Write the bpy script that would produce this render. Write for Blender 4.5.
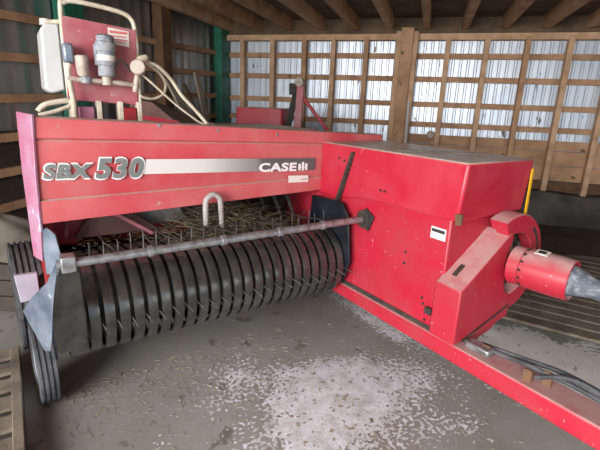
import bpy, bmesh, math, random
from mathutils import Vector, Matrix, noise

for o in list(bpy.data.objects):
    bpy.data.objects.remove(o)
S = bpy.context.scene
COL = S.collection
rnd = random.Random(7)

# ------------------------------------------------------------------ camera, world, light, exposure
F_PX, PITCH, ROLL, YAW, BALER_YAW, CAM_H = 424.318, 0.276227, 0.038807, 0.279911, 0.878433, 1.55
cp, sp, cr, sr = math.cos(PITCH), math.sin(PITCH), math.cos(ROLL), math.sin(ROLL)
R0 = Matrix.Rotation(YAW, 3, 'Z')
c_fw = R0 @ Vector((0, cp, -sp))
_r, _u = R0 @ Vector((1, 0, 0)), R0 @ Vector((0, sp, cp))
c_r, c_u = cr * _r + sr * _u, -sr * _r + cr * _u
cam_d = bpy.data.cameras.new('camera')
cam_d.sensor_width, cam_d.lens, cam_d.clip_start = 36.0, F_PX / 600 * 36.0, 0.02
cam = bpy.data.objects.new('camera', cam_d)
COL.objects.link(cam)
m3 = Matrix((c_r, c_u, -c_fw)).transposed()
cam.matrix_world = Matrix.Translation((0, 0, CAM_H)) @ m3.to_4x4()
S.camera = cam

wd = bpy.data.worlds.new('daylight')
S.world = wd
wd.use_nodes = True
wn = wd.node_tree.nodes['Background']
wn.inputs[0].default_value = (0.70, 0.84, 1.0, 1)
wn.inputs[1].default_value = 0.9


def area(name, loc, target, sx, sy, power, col):
    l = bpy.data.lights.new(name, 'AREA')
    l.shape, l.size, l.size_y, l.energy, l.color = 'RECTANGLE', sx, sy, power, col
    o = bpy.data.objects.new(name, l)
    COL.objects.link(o)
    o.location = loc
    o.rotation_euler = (Vector(target) - Vector(loc)).to_track_quat('-Z', 'Y').to_euler()
    return o


area('daylight_through_open_front', (-2.6, -4.6, 2.7), (0.5, 4.0, 1.0), 6.5, 3.6, 900, (1.0, 0.975, 0.95))
sl_ = bpy.data.lights.new('sun_on_the_yard', 'SUN')
sl_.energy, sl_.angle, sl_.color = 4.5, 0.02, (1.0, 0.95, 0.88)
so_ = bpy.data.objects.new('sun_on_the_yard', sl_)
COL.objects.link(so_)
so_.rotation_euler = Vector((-0.35, -0.55, -1.25)).to_track_quat('-Z', 'Y').to_euler()
S.view_settings.view_transform = 'Standard'
S.view_settings.look = 'None'
S.view_settings.gamma = 1
S.view_settings.use_curve_mapping = False
S.view_settings.exposure = 0.76


# ------------------------------------------------------------------ materials
def mat(name, base, rough=0.6, metal=0.0, var=None, vscale=6.0, lo=0.4, hi=0.65, dust=None, dust_amt=0.0,
        bump=0.0, bscale=60.0, stretch=(1, 1, 1), spots=None, spot_scale=40, spot_th=0.68, spec=0.5):
    m = bpy.data.materials.new(name)
    m.use_nodes = True
    nt = m.node_tree
    N, L = nt.nodes, nt.links
    b = N['Principled BSDF']
    b.inputs['Roughness'].default_value = rough
    b.inputs['Metallic'].default_value = metal
    b.inputs['Specular IOR Level'].default_value = spec
    b.inputs['Base Color'].default_value = (*base, 1)
    tc = N.new('ShaderNodeTexCoord')
    mp = N.new('ShaderNodeMapping')
    mp.inputs['Scale'].default_value = stretch
    L.new(tc.outputs['Object'], mp.inputs['Vector'])

    def nz(scale, det=5.0, ro=0.6):
        n = N.new('ShaderNodeTexNoise')
        n.inputs['Scale'].default_value = scale
        n.inputs['Detail'].default_value = det
        n.inputs['Roughness'].default_value = ro
        L.new(mp.outputs[0], n.inputs['Vector'])
        return n.outputs['Fac']

    def ramp(src, a, c):
        r = N.new('ShaderNodeMapRange')
        r.inputs['From Min'].default_value, r.inputs['From Max'].default_value = a, c
        L.new(src, r.inputs['Value'])
        return r.outputs[0]

    def mixc(fac, a, c):
        x = N.new('ShaderNodeMix')
        x.data_type = 'RGBA'
        L.new(fac, x.inputs[0])
        for k, v in ((6, a), (7, c)):
            if isinstance(v, tuple):
                x.inputs[k].default_value = (*v, 1)
            else:
                L.new(v, x.inputs[k])
        return x.outputs[2]

    colr = base
    if var is not None:
        colr = mixc(ramp(nz(vscale), lo, hi), colr, var)
    if spots is not None:
        colr = mixc(ramp(nz(spot_scale, 3, 0.5), spot_th, spot_th + 0.04), colr, spots)
    if dust is not None:
        g = N.new('ShaderNodeNewGeometry')
        sx = N.new('ShaderNodeSeparateXYZ')
        L.new(g.outputs['Normal'], sx.inputs[0])
        up = ramp(sx.outputs['Z'], 0.40, 0.85)
        mu = N.new('ShaderNodeMath')
        mu.operation = 'MULTIPLY'
        L.new(up, mu.inputs[0])
        L.new(ramp(nz(9.0), 0.12, 0.52), mu.inputs[1])
        m2 = N.new('ShaderNodeMath')
        m2.operation = 'MULTIPLY'
        m2.inputs[1].default_value = dust_amt
        L.new(mu.outputs[0], m2.inputs[0])
        colr = mixc(m2.outputs[0], colr, dust)
    if not isinstance(colr, tuple):
        L.new(colr, b.inputs['Base Color'])
    if bump:
        bp = N.new('ShaderNodeBump')
        bp.inputs['Strength'].default_value = bump
        bp.inputs['Distance'].default_value = 0.01
        L.new(nz(bscale), bp.inputs['Height'])
        L.new(bp.outputs[0], b.inputs['Normal'])
    return m


M = {}
M['red'] = mat('dusty_red_paint', (0.43, 0.014, 0.036), 0.36, var=(0.46, 0.06, 0.085), vscale=3.0, lo=0.42, hi=0.78,
               dust=(0.52, 0.46, 0.40), dust_amt=1.0, spots=(0.52, 0.17, 0.19), spot_scale=34, spot_th=0.71)
M['redp'] = mat('panel_red_paint', (0.52, 0.048, 0.067), 0.42, var=(0.54, 0.17, 0.165), vscale=2.2, lo=0.36, hi=0.72,
                dust=(0.42, 0.32, 0.27), dust_amt=0.9, spots=(0.50, 0.24, 0.22), spot_scale=20, spot_th=0.71)
M['redd'] = mat('speckled_red_paint', (0.42, 0.012, 0.034), 0.40, var=(0.38, 0.03, 0.045), vscale=5,
                dust=(0.45, 0.26, 0.25), dust_amt=1.0, spots=(0.52, 0.24, 0.25), spot_scale=48, spot_th=0.69)
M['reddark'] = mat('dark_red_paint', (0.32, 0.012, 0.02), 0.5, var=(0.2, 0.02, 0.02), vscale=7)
M['pink'] = mat('sky_tinted_faded_paint', (0.40, 0.14, 0.225), 0.42, var=(0.42, 0.25, 0.35), vscale=9,
                spots=(0.50, 0.53, 0.64), spot_scale=9, spot_th=0.64)  # faded paint with the purplish tint of sky light put into it
M['lilac'] = mat('pale_lilac_plate', (0.38, 0.345, 0.43), 0.45, var=(0.45, 0.42, 0.49), vscale=10)
M['plate'] = mat('dusty_grey_plate', (0.40, 0.37, 0.35), 0.6, var=(0.22, 0.195, 0.18), vscale=7)
M['pinkp'] = mat('faded_red_plate', (0.40, 0.085, 0.11), 0.5, var=(0.44, 0.20, 0.21), vscale=4,
                 dust=(0.5, 0.42, 0.36), dust_amt=0.8, spots=(0.5, 0.36, 0.34), spot_scale=40, spot_th=0.70)
M['black'] = mat('black_pickup_steel', (0.024, 0.0245, 0.025), 0.22, metal=0.0, var=(0.050, 0.048, 0.044), vscale=9, spec=0.85)
M['navy'] = mat('dark_navy_sheet', (0.006, 0.008, 0.012), 0.4, var=(0.018, 0.020, 0.026), vscale=6, spec=0.35)
M['dark'] = mat('dark_steel', (0.02, 0.018, 0.016), 0.7, var=(0.05, 0.04, 0.03), vscale=12)  # near-black steel with brownish mottling
M['worn'] = mat('worn_bluish_steel', (0.10, 0.13, 0.18), 0.35, metal=0.4, var=(0.24, 0.28, 0.34), vscale=9,
                spots=(0.50, 0.53, 0.58), spot_scale=13, spot_th=0.66)
M['steel'] = mat('grey_galvanised_pipe', (0.33, 0.34, 0.36), 0.35, metal=0.55, var=(0.16, 0.15, 0.14), vscale=25)
M['rod'] = mat('grey_tine_wire', (0.28, 0.28, 0.29), 0.35, metal=0.7, var=(0.12, 0.11, 0.10), vscale=30)
M['rubber'] = mat('dusty_black_rubber', (0.035, 0.037, 0.042), 0.7, var=(0.10, 0.10, 0.105), vscale=10, bump=0.2)
M['rim'] = mat('pale_rim_paint', (0.48, 0.55, 0.66), 0.4, var=(0.3, 0.34, 0.4), vscale=15)
M['wood'] = mat('rough_sawn_wood', (0.56, 0.335, 0.195), 0.8, var=(0.36, 0.205, 0.115), vscale=4,
                bump=0.3, bscale=35, spots=(0.15, 0.09, 0.045), spot_scale=9, spot_th=0.69)
M['woodl'] = mat('light_rough_sawn_wood', (0.66, 0.43, 0.27), 0.8, var=(0.46, 0.28, 0.165), vscale=5, bump=0.3)
M['woodd'] = mat('dark_aged_boards', (0.16, 0.105, 0.065), 0.85, var=(0.09, 0.06, 0.038), vscale=4, bump=0.3)
M['woodk'] = mat('shade_toned_boards', (0.045, 0.034, 0.026), 0.85, var=(0.075, 0.056, 0.042), vscale=4, bump=0.3)  # shade of the far left side put into the board colour
M['woodp'] = mat('pale_weathered_planks', (0.40, 0.345, 0.275), 0.85, var=(0.27, 0.225, 0.17), vscale=6, bump=0.3)
M['woodg'] = mat('grey_weathered_boards', (0.20, 0.165, 0.125), 0.85, var=(0.10, 0.08, 0.06), vscale=6, bump=0.4)
M['galv'] = mat('corrugated_galvanised_steel', (0.62, 0.70, 0.80), 0.42, metal=0.6, var=(0.76, 0.82, 0.89), vscale=5,
                stretch=(1, 1, 0.4), spots=(0.20, 0.19, 0.19), spot_scale=11, spot_th=0.66)  # pale blue of the reflected sky mixed into the metal colour
M['galvd'] = mat('shade_toned_wall_steel', (0.34, 0.37, 0.38), 0.30, metal=0.75, var=(0.48, 0.50, 0.51), vscale=4,
                 stretch=(1, 1, 0.3))  # darker copy of the sheet steel, weak grazing light put into its colour
M['green'] = mat('green_painted_post', (0.012, 0.13, 0.085), 0.5, var=(0.02, 0.20, 0.13), vscale=6)
M['brownpost'] = mat('brown_wooden_post', (0.17, 0.085, 0.042), 0.8, var=(0.10, 0.055, 0.03), vscale=7)
M['found'] = mat('stained_concrete_footing', (0.125, 0.11, 0.095), 0.9, var=(0.05, 0.042, 0.036), vscale=2.2, bump=0.4,
                 bscale=20, lo=0.35, hi=0.6)
M['white'] = mat('yellowed_white_plastic', (0.58, 0.60, 0.63), 0.45, var=(0.54, 0.51, 0.46), vscale=6)
M['cream'] = mat('cream_painted_tube', (0.66, 0.60, 0.49), 0.45, var=(0.45, 0.38, 0.28), vscale=14)
M['pump'] = mat('grey_pump_body', (0.16, 0.18, 0.22), 0.5, var=(0.34, 0.35, 0.37), vscale=25)
M['pumpl'] = mat('dusty_beige_fitting', (0.52, 0.46, 0.40), 0.6, var=(0.34, 0.27, 0.22), vscale=20)
M['decal'] = mat('decal_silver', (0.66, 0.64, 0.62), 0.45, var=(0.74, 0.70, 0.68), vscale=14)
M['decalg'] = mat('decal_grey', (0.15, 0.172, 0.168), 0.45, var=(0.20, 0.205, 0.20), vscale=14)
M['fade'] = mat('decal_silver_fading_to_grey', (0.62, 0.60, 0.58), 0.4)
_n, _l = M['fade'].node_tree.nodes, M['fade'].node_tree.links
_t, _sx, _cr = _n.new('ShaderNodeTexCoord'), _n.new('ShaderNodeSeparateXYZ'), _n.new('ShaderNodeValToRGB')
_l.new(_t.outputs['Object'], _sx.inputs[0])
_mr = _n.new('ShaderNodeMapRange')
_mr.inputs['From Min'].default_value, _mr.inputs['From Max'].default_value = -0.45, 0.60
_l.new(_sx.outputs['X'], _mr.inputs['Value'])
_l.new(_mr.outputs[0], _cr.inputs[0])
_cr.color_ramp.elements[0].color = (.66, .63, .61, 1)
_cr.color_ramp.elements[1].color = (.09, .095, .095, 1)
for _p, _c in ((0.0, (.66, .63, .61)), (0.28, (.62, .60, .58)), (0.45, (.36, .35, .34)), (0.58, (.24, .23, .23)), (0.62, (.10, .10, .10)), (1.0, (.09, .095, .095))):
    if 0 < _p < 1:
        _cr.color_ramp.elements.new(_p).color = (*_c, 1)
_l.new(_cr.outputs[0], _n['Principled BSDF'].inputs['Base Color'])
M['decalw'] = mat('decal_white', (0.80, 0.76, 0.75), 0.5)
M['stick'] = mat('white_sticker', (0.72, 0.69, 0.66), 0.5)
M['ink'] = mat('dark_sticker_ink', (0.03, 0.03, 0.035), 0.5)
M['orange'] = mat('faded_orange_ink', (0.55, 0.20, 0.08), 0.5)
M['redink'] = mat('red_sticker_ink', (0.62, 0.16, 0.15), 0.5)
M['yellow'] = mat('yellow_reflective_tape', (0.82, 0.42, 0.01), 0.4)
M['boot'] = mat('dusty_grey_rubber_boot', (0.085, 0.10, 0.13), 0.6, var=(0.30, 0.31, 0.33), vscale=28, lo=0.45, hi=0.7, bump=0.4)
M['hay'] = mat('dry_hay', (0.125, 0.098, 0.055), 0.9, var=(0.05, 0.045, 0.027), vscale=14)
M['straw'] = mat('loose_straw', (0.36, 0.30, 0.21), 0.9, var=(0.24, 0.20, 0.14), vscale=9)
M['powder'] = mat('white_spilled_powder', (0.66, 0.67, 0.72), 1.0, var=(0.46, 0.45, 0.45), vscale=9, bump=0.25, bscale=120,
                  lo=0.40, hi=0.66, spots=(0.34, 0.29, 0.23), spot_scale=26, spot_th=0.60, spec=0.1)
M['powderg'] = mat('brightened_powder', (0.74, 0.72, 0.70), 1.0, var=(0.82, 0.81, 0.80), vscale=6, bump=0.25, bscale=110,
                   spots=(0.40, 0.35, 0.29), spot_scale=20, spot_th=0.66, spec=0.1)  # powder copy lightened to make up for the baler's shadow
M['tarp'] = mat('dusty_beige_board', (0.17, 0.145, 0.115), 0.9, var=(0.10, 0.085, 0.07), vscale=5)
M['brown'] = mat('brown_hopper_sheet', (0.16, 0.07, 0.06), 0.6, var=(0.22, 0.12, 0.10), vscale=6, dust=(0.3, 0.25, 0.2), dust_amt=0.5)


def floor_material():
    m = mat('worn_concrete_floor', (0.235, 0.218, 0.19), 0.55, var=(0.32, 0.308, 0.29), vscale=1.6, lo=0.32, hi=0.70,
            bump=0.15, bscale=30, spots=(0.17, 0.15, 0.125), spot_scale=5.5, spot_th=0.64)
    return m


M['floor'] = floor_material()


# ------------------------------------------------------------------ mesh builder
class MB:
    def __init__(self):
        self.v, self.f = [], []

    def add(self, vs, fs):
        n = len(self.v)
        self.v += [Vector(p) for p in vs]
        self.f += [tuple(i + n for i in q) for q in fs]
        return self

    def box(self, a, b):
        x0, y0, z0 = a
        x1, y1, z1 = b
        return self.add([(x0, y0, z0), (x1, y0, z0), (x1, y1, z0), (x0, y1, z0), (x0, y0, z1), (x1, y0, z1), (x1, y1, z1), (x0, y1, z1)],
                        [(0, 3, 2, 1), (4, 5, 6, 7), (0, 1, 5, 4), (1, 2, 6, 5), (2, 3, 7, 6), (3, 0, 4, 7)])

    def bar(self, p0, p1, w, t, up=(0, 0, 1)):
        p0, p1 = Vector(p0), Vector(p1)
        d = (p1 - p0).normalized()
        s = d.cross(Vector(up))
        if s.length < 1e-4:
            s = d.cross(Vector((0, 1, 0)))
        s.normalize()
        q = s.cross(d)
        vs = []
        for p in (p0, p1):
            vs += [p + s * w / 2 + q * t / 2, p - s * w / 2 + q * t / 2, p - s * w / 2 - q * t / 2, p + s * w / 2 - q * t / 2]
        return self.add(vs, [(0, 1, 2, 3), (7, 6, 5, 4), (0, 4, 5, 1), (1, 5, 6, 2), (2, 6, 7, 3), (3, 7, 4, 0)])

    def prism(self, poly, ext):
        """poly: 3-D outline, ext: extrusion vector"""
        n = len(poly)
        e = Vector(ext)
        vs = [Vector(p) for p in poly] + [Vector(p) + e for p in poly]
        fs = [tuple(range(n))[::-1], tuple(range(n, 2 * n))]
        fs += [(i, (i + 1) % n, (i + 1) % n + n, i + n) for i in range(n)]
        return self.add(vs, fs)

    def tube(self, pts, r, n=10, smooth=0):
        pts = [Vector(p) for p in pts]
        if smooth:
            out = []
            P = [pts[0]] + pts + [pts[-1]]
            for i in range(1, len(P) - 2):
                for k in range(smooth):
                    t = k / smooth
                    a, b, c, d = P[i - 1], P[i], P[i + 1], P[i + 2]
                    out.append(0.5 * (2 * b + (c - a) * t + (2 * a - 5 * b + 4 * c - d) * t * t + (3 * b - a - 3 * c + d) * t ** 3))
            out.append(pts[-1])
            pts = out
        rs = r if isinstance(r, (list, tuple)) else [r] * len(pts)
        d0 = (pts[1] - pts[0]).normalized()
        s = d0.orthogonal().normalized()
        vs, fs = [], []
        for i, p in enumerate(pts):
            d = (pts[min(i + 1, len(pts) - 1)] - pts[max(i - 1, 0)]).normalized()
            s = (s - d * s.dot(d)).normalized()
            q = d.cross(s)
            for k in range(n):
                a = 2 * math.pi * k / n
                vs.append(p + (s * math.cos(a) + q * math.sin(a)) * rs[i])
        for i in range(len(pts) - 1):
            for k in range(n):
                fs.append((i * n + k, i * n + (k + 1) % n, (i + 1) * n + (k + 1) % n, (i + 1) * n + k))
        fs.append(tuple(range(n))[::-1])
        fs.append(tuple(range((len(pts) - 1) * n, len(pts) * n)))
        return self.add(vs, fs)

    def lathe(self, prof, c, axis, n=32, closed=False):
        """prof: (radius, distance along axis)"""
        ax = Vector(axis).normalized()
        s = ax.orthogonal().normalized()
        q = ax.cross(s)
        c = Vector(c)
        vs, fs = [], []
        m = len(prof)
        for k in range(n):
            a = 2 * math.pi * k / n
            d = s * math.cos(a) + q * math.sin(a)
            vs += [c + ax * h + d * max(r, 1e-4) for r, h in prof]
        for k in range(n):
            k2 = (k + 1) % n
            for i in range(m if closed else m - 1):
                j = (i + 1) % m
                fs.append((k * m + i, k2 * m + i, k2 * m + j, k * m + j))
        return self.add(vs, fs)

    def build(self, name, material, parent=None, bevel=0.0, org=(0, 0, 0), kind=None, label=None):
        o0 = Vector(org)
        me = bpy.data.meshes.new(name)
        me.from_pydata([p - o0 for p in self.v], [], self.f)
        bm = bmesh.new()
        bm.from_mesh(me)
        bmesh.ops.recalc_face_normals(bm, faces=bm.faces)
        bm.to_mesh(me)
        bm.free()
        for p in me.polygons:
            p.use_smooth = True
        me.set_sharp_from_angle(angle=math.radians(38))
        me.materials.append(material)
        o = bpy.data.objects.new(name, me)
        COL.objects.link(o)
        if parent:
            o.parent = parent
        else:
            o.location = o0
        if bevel:
            b = o.modifiers.new('bevel', 'BEVEL')
            b.width, b.segments, b.limit_method = bevel, 2, 'ANGLE'
            b.harden_normals = False
        if kind:
            o['kind'] = kind
        if label:
            o['label'] = label
        return o


def thing(name, label, cat, loc=(0, 0, 0), rotz=0.0, group=None):
    o = bpy.data.objects.new(name, None)
    o.empty_display_size = 0.1
    COL.objects.link(o)
    o.location = loc
    o.rotation_euler = (0, 0, rotz)
    o['label'], o['category'] = label, cat
    if group:
        o['group'] = group
    return o


def tag(o, label, cat, group=None, kind=None):
    o['label'], o['category'] = label, cat
    if group:
        o['group'] = group
    if kind:
        o['kind'] = kind
    return o


# ------------------------------------------------------------------ the shed
XL, XR, YB, YF, ZC = -3.5, 6.5, 7.0, -2.3, 2.64


def ribbed(length, pitch, h):
    """corrugated profile along s: list of (s, depth)"""
    pts, s = [], 0.0
    while s < length:
        w = pitch
        pts += [(s, 0), (s + w * 0.30, 0), (s + w * 0.42, h), (s + w * 0.62, h), (s + w * 0.74, 0)]
        s += w
    return [(min(a, length), b) for a, b in pts] + [(length, 0)]


def sheet_wall(name, p0, direction, normal, length, z0, z1, m, pitch, h, kind='structure'):
    mb = MB()
    d, n = Vector(direction), Vector(normal)
    pr = ribbed(length, pitch, h)
    k = len(pr)
    front = [Vector(p0) + d * s + n * q for s, q in pr]
    vs = [Vector((p.x, p.y, z0)) for p in front] + [Vector((p.x, p.y, z1)) for p in front]
    vs += [v - n * 0.006 for v in vs[:2 * k]]
    fs = [(i, i + 1, k + i + 1, k + i) for i in range(k - 1)]
    fs += [(2 * k + i, 3 * k + i, 3 * k + i + 1, 2 * k + i + 1) for i in range(k - 1)]
    mb.add(vs, fs)
    return mb.build(name, m, kind=kind)


fl = MB().box((XL - 0.1, YF - 1.0, -0.12), (XR + 0.1, YB + 0.1, 0)).build('floor', M['floor'], kind='structure')

MB().box((-40, -40, -0.16), (40, YF - 1.0, -0.06)).build('ground', mat('pale_gravel_yard', (0.42, 0.40, 0.36), 0.95, var=(0.30, 0.28, 0.25), vscale=0.8), kind='structure')
wb = sheet_wall('wall_back', (XL, YB, 0), (1, 0, 0), (0, -1, 0), XR - XL, 0.0, ZC + 0.25, M['galv'], 0.105, 0.011)
GZ = (2.305, 1.985, 1.625, 1.33)
for i, z in enumerate(GZ):
    MB().box((XL, 6.925, z - 0.038), (XR, 6.972, z + 0.038)).build('girt', M['wood'], wb, 0.004)
MB().box((XL, 6.84, 2.515), (XR, 6.96, 2.60)).build('top_plate', M['woodl'], wb, 0.005)
MB().box((XL, 6.93, 2.603), (XR, 6.97, 2.85)).build('eave_board', M['woodd'], wb)
z = 0.42
for i, zt in enumerate((0.62, 0.84, 1.05, 1.19)):
    MB().box((-0.6, 6.935, z), (XR, 6.975, zt - 0.008)).build('wall_board', M['brownpost'] if i == 0 else M['wood'], wb, 0.003)
    z = zt
for x in (-3.055, -2.538, -2.008, -1.547, -1.042, 0.127, 0.644, 1.163, 1.682, 2.20, 2.72, 3.24, 3.76, 4.28, 4.80, 5.32, 5.84):
    MB().box((x - 0.036, 6.82, 0.3), (x + 0.036, 6.925, 2.56)).build('stud', M['woodl'] if rnd.random() < .5 else M['wood'], wb, 0.004)
MB().box((-0.53, 6.70, 0.3), (-0.36, 6.90, 2.66)).build('post', M['wood'], wb, 0.006)
for x in (-0.565, -0.325):
    MB().box((x - 0.035, 6.74, 0.3), (x + 0.035, 6.90, 2.62)).build('post_cleat', M['woodl'], wb, 0.004)

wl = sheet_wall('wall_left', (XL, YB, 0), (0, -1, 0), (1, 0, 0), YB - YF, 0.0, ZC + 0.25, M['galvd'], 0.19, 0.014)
for z in (2.06, 1.735, 1.40, 1.08, 0.79, 0.49):
    z0_, z1_ = z - 0.037 * 2.3, z + 0.037 * 7.0
    MB().prism([(XL + 0.024, YF, z0_ - .036), (XL + 0.024, YB, z1_ - .036), (XL + 0.024, YB, z1_ + .036), (XL + 0.024, YF, z0_ + .036)], (0.047, 0, 0)).build('girt', M['wood'], wl, 0.004)
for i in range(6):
    MB().box((XL + 0.0235, YF, 0.02 + i * 0.205), (XL + 0.034, YB - 0.02, 0.215 + i * 0.205)).build('wall_board', M['woodk'], wl, .003)  # boards added over the steel, the baler's shadow is in their dark colour
for y, w, k in ((6.78, 0.28, 'green'), (5.12, 0.21, 'brownpost'), (3.60, 0.24, 'green'), (1.9, .22, 'brownpost'), (0.2, .22, 'brownpost')):
    MB().box((XL + 0.03, y - w / 2, 0), (XL + 0.17, y + w / 2, 2.70)).build('post', M[k], wl, 0.008)
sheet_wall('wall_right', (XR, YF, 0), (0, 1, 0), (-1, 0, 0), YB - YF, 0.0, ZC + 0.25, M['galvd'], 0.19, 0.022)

ceil = MB().box((XL - 0.05, YF, ZC + 0.20), (XR + 0.05, YB + 0.05, ZC + 0.24)).build('ceiling', M['woodd'], kind='structure')
x = -0.19 - 0.517 * 6
while x < XR:
    MB().box((x - 0.045, YF, ZC + 0.02), (x + 0.045, YB - 0.03, ZC + 0.20)).build('joist', M['wood'] if rnd.random() < .6 else M['woodl'], ceil, 0.005)
    x += 0.517
y = YF + 0.12
mbp = MB()
while y < YB:
    mbp.box((XL, y, ZC + 0.185), (XR, y + 0.19, ZC + 0.199))
    y += 0.205
mbp.build('roof_boards', M['woodd'], ceil)

# rough concrete footing under the back wall
mb = MB()
n = 70
for i in range(n + 1):
    xx = XL + (XR - XL) * i / n
    j = noise.noise(Vector((xx * 2.1, 0, 0)))
    j2 = noise.noise(Vector((xx * 4.3, 5, 0)))
    mb.v += [Vector((xx, 6.62 + 0.05 * j2, 0)), Vector((xx, 6.66 + 0.06 * j, 0.30 + 0.03 * j2)), Vector((xx, 6.74, 0.46 + 0.05 * j)), Vector((xx, 6.96, 0.47 + 0.04 * j))]
for i in range(n):
    for k in range(3):
        mb.f.append((i * 4 + k, i * 4 + 4 + k, i * 4 + 5 + k, i * 4 + 1 + k))
mb.build('trim_1', M['found'], kind='structure')

# dark strip added before the footing, shade of the far floor in its colour
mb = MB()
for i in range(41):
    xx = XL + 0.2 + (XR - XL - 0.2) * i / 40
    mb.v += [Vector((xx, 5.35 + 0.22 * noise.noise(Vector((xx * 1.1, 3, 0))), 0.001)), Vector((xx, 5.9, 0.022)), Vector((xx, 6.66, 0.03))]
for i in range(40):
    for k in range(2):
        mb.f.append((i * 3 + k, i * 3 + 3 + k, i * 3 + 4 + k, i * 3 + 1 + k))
mb.build('trim_2', mat('far_floor_shade', (0.07, 0.054, 0.040), 0.95, var=(0.035, 0.028, 0.022), vscale=3, bump=0.6, bscale=30), kind='structure')

# ------------------------------------------------------------------ the baler
BO = Vector((1.0, 2.2, 0))
cb, sb = math.cos(BALER_YAW), math.sin(BALER_YAW)


def b2w(u, v, z=0.0):
    return Vector((u * cb - v * sb, u * sb + v * cb, z))


baler = thing('hay_baler', 'red square hay baler with black pickup, SBX530 lettering and a side drive shaft', 'baler',
              b2w(BO.x, BO.y, 0), BALER_YAW)


def bp(mb, name, m, parent=None, bevel=0.0, label=None, kind=None):
    return mb.build(name, m, parent or baler, bevel, org=BO, label=label, kind=kind)


# long lettered front panel, pressed folds, rolled top edge
def panel_pt(t, s, dv):
    """t 0..1 left to right, s 0..1 bottom to top"""
    lo = Vector((0.062, 2.18, 0.985)).lerp(Vector((2.14, 2.18, 1.035)), t)
    hi = Vector((0.080, 2.18, 1.462)).lerp(Vector((2.15, 2.18, 1.372)), t)
    p = lo.lerp(hi, s)
    p.y += dv
    return p


prof = [(0.0, 0.035), (0.0, 0.0), (0.215, -0.004), (0.23, 0.010), (0.25, 0.004), (0.775, 0.002), (0.79, 0.010), (0.81, -0.002), (0.985, 0.0), (1.0, 0.014),
        (1.0, 0.10), (0.94, 0.10), (0.10, 0.04)]
mb = MB()
nt_ = 24
for i in range(nt_ + 1):
    for s, dv in prof:
        mb.v.append(panel_pt(i / nt_, s, dv + 0.004 * noise.noise(Vector((i * 0.4, s * 2, 3)))))
k = len(prof)
for i in range(nt_):
    for j in range(k):
        j2 = (j + 1) % k
        mb.f.append((i * k + j, i * k + j2, (i + 1) * k + j2, (i + 1) * k + j))
mb.f.append(tuple(range(k)))
mb.f.append(tuple(range(nt_ * k, nt_ * k + k))[::-1])
panel = bp(mb, 'front_panel', M['redp'])

# decals on the panel: quads and letters that follow its face
def pquad(pts):
    mbq = MB()
    a = [Vector((u, 2.172, z)) for u, z in pts]
    return mbq.prism(a, (0, 0.004, 0))


STR = lambda u, k: (1.263 - 0.0308 * (u - 0.5) - (0.0 if k else 0.074))
bp(pquad([(0.53, STR(.53, 0)), (1.575, STR(1.575, 0)), (1.58, STR(1.58, 1)), (0.545, STR(.545, 1))]), 'stripe', M['fade'], panel, label='silver stripe fading to dark grey')


def letters(txt, name, m, u0, z0, u1, z1, dv, parent, shear=0.0, off=0.0, slope=0.0, grow=0.0, v0=2.170, depth=0.002):
    cu = bpy.data.curves.new(name, 'FONT')
    cu.body = txt
    cu.size = 1.0
    cu.space_character = 1.0 + off * 1.6
    cu.offset = off
    cu.shear = shear
    cu.extrude = 0.0
    cu.resolution_u = 4
    tmp = bpy.data.objects.new(name, cu)
    COL.objects.link(tmp)
    bpy.context.view_layer.update()
    me = bpy.data.meshes.new_from_object(tmp.evaluated_get(bpy.context.evaluated_depsgraph_get()))
    bpy.data.objects.remove(tmp)
    xs = [v.co.x for v in me.vertices]
    ys = [v.co.y for v in me.vertices]
    xa, xb, ya, yb = min(xs), max(xs), min(ys), max(ys)
    mbx = MB()
    vs = []
    for v in me.vertices:
        tx, ty = (v.co.x - xa) / (xb - xa), (v.co.y - ya) / (yb - ya)
        u = u0 - grow + tx * (u1 - u0 + 2 * grow)
        z = z0 - grow + ty * (z1 - z0 + 2 * grow) + slope * (u - u0)
        vs.append(Vector((u, v0 - dv, z)))
    mbx.add(vs, [tuple(p.vertices) for p in me.polygons])
    o = bp(mbx, name, m, parent)
    for p in o.data.polygons:
        p.use_smooth = False
    return o


for gw, nm, mm, dv in ((0.007, 'lettering_outline', M['decalw'], 0.0), (0.0, 'lettering', M['decalg'], 0.0025)):
    of = 0.055 if gw else 0.045
    letters('SBX', nm, mm, 0.098, 1.190, 0.300, 1.256, dv, panel, 0.22, of + .012, -0.03, gw)
    letters('530', nm, mm, 0.308, 1.178, 0.532, 1.276, dv, panel, 0.22, of, -0.03, gw)
letters('CASE', 'lettering', M['decalw'], 1.175, 1.164, 1.438, 1.217, 0.002, panel, 0.05, 0.042, -0.03)
mb = MB()
for a in (1.452, 1.502):
    mb.prism([(a, 2.168, 1.160), (a + .016, 2.168, 1.160), (a + .016, 2.168, 1.200), (a, 2.168, 1.200)], (0, .003, 0))
mb.prism([(1.478, 2.168, 1.158), (1.492, 2.168, 1.158), (1.492, 2.168, 1.210), (1.478, 2.168, 1.210)], (0, .003, 0))
mb.prism([(1.455, 2.168, 1.176), (1.515, 2.168, 1.175), (1.515, 2.168, 1.181), (1.455, 2.168, 1.182)], (0, .003, 0))
bp(mb, 'emblem', M['decalw'], panel)
st = bp(pquad([(1.385, 1.087), (1.53, 1.082), (1.53, 1.124), (1.385, 1.130)]), 'warning_sticker', M['stick'], panel, label='small white and orange sticker')
letters('- - -', 'sticker_ink', M['orange'], 1.475, 1.098, 1.515, 1.106, 0.002, panel, 0, 0.04)
for u, z in ((0.62, 1.425), (0.93, 1.40), (1.30, 1.375)):
    bp(MB().lathe([(0, 0.006), (0.008, 0.005), (0.010, 0)], (u, 2.181, z), (0, -1, 0), 10), 'bolt', M['steel'], panel)

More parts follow.
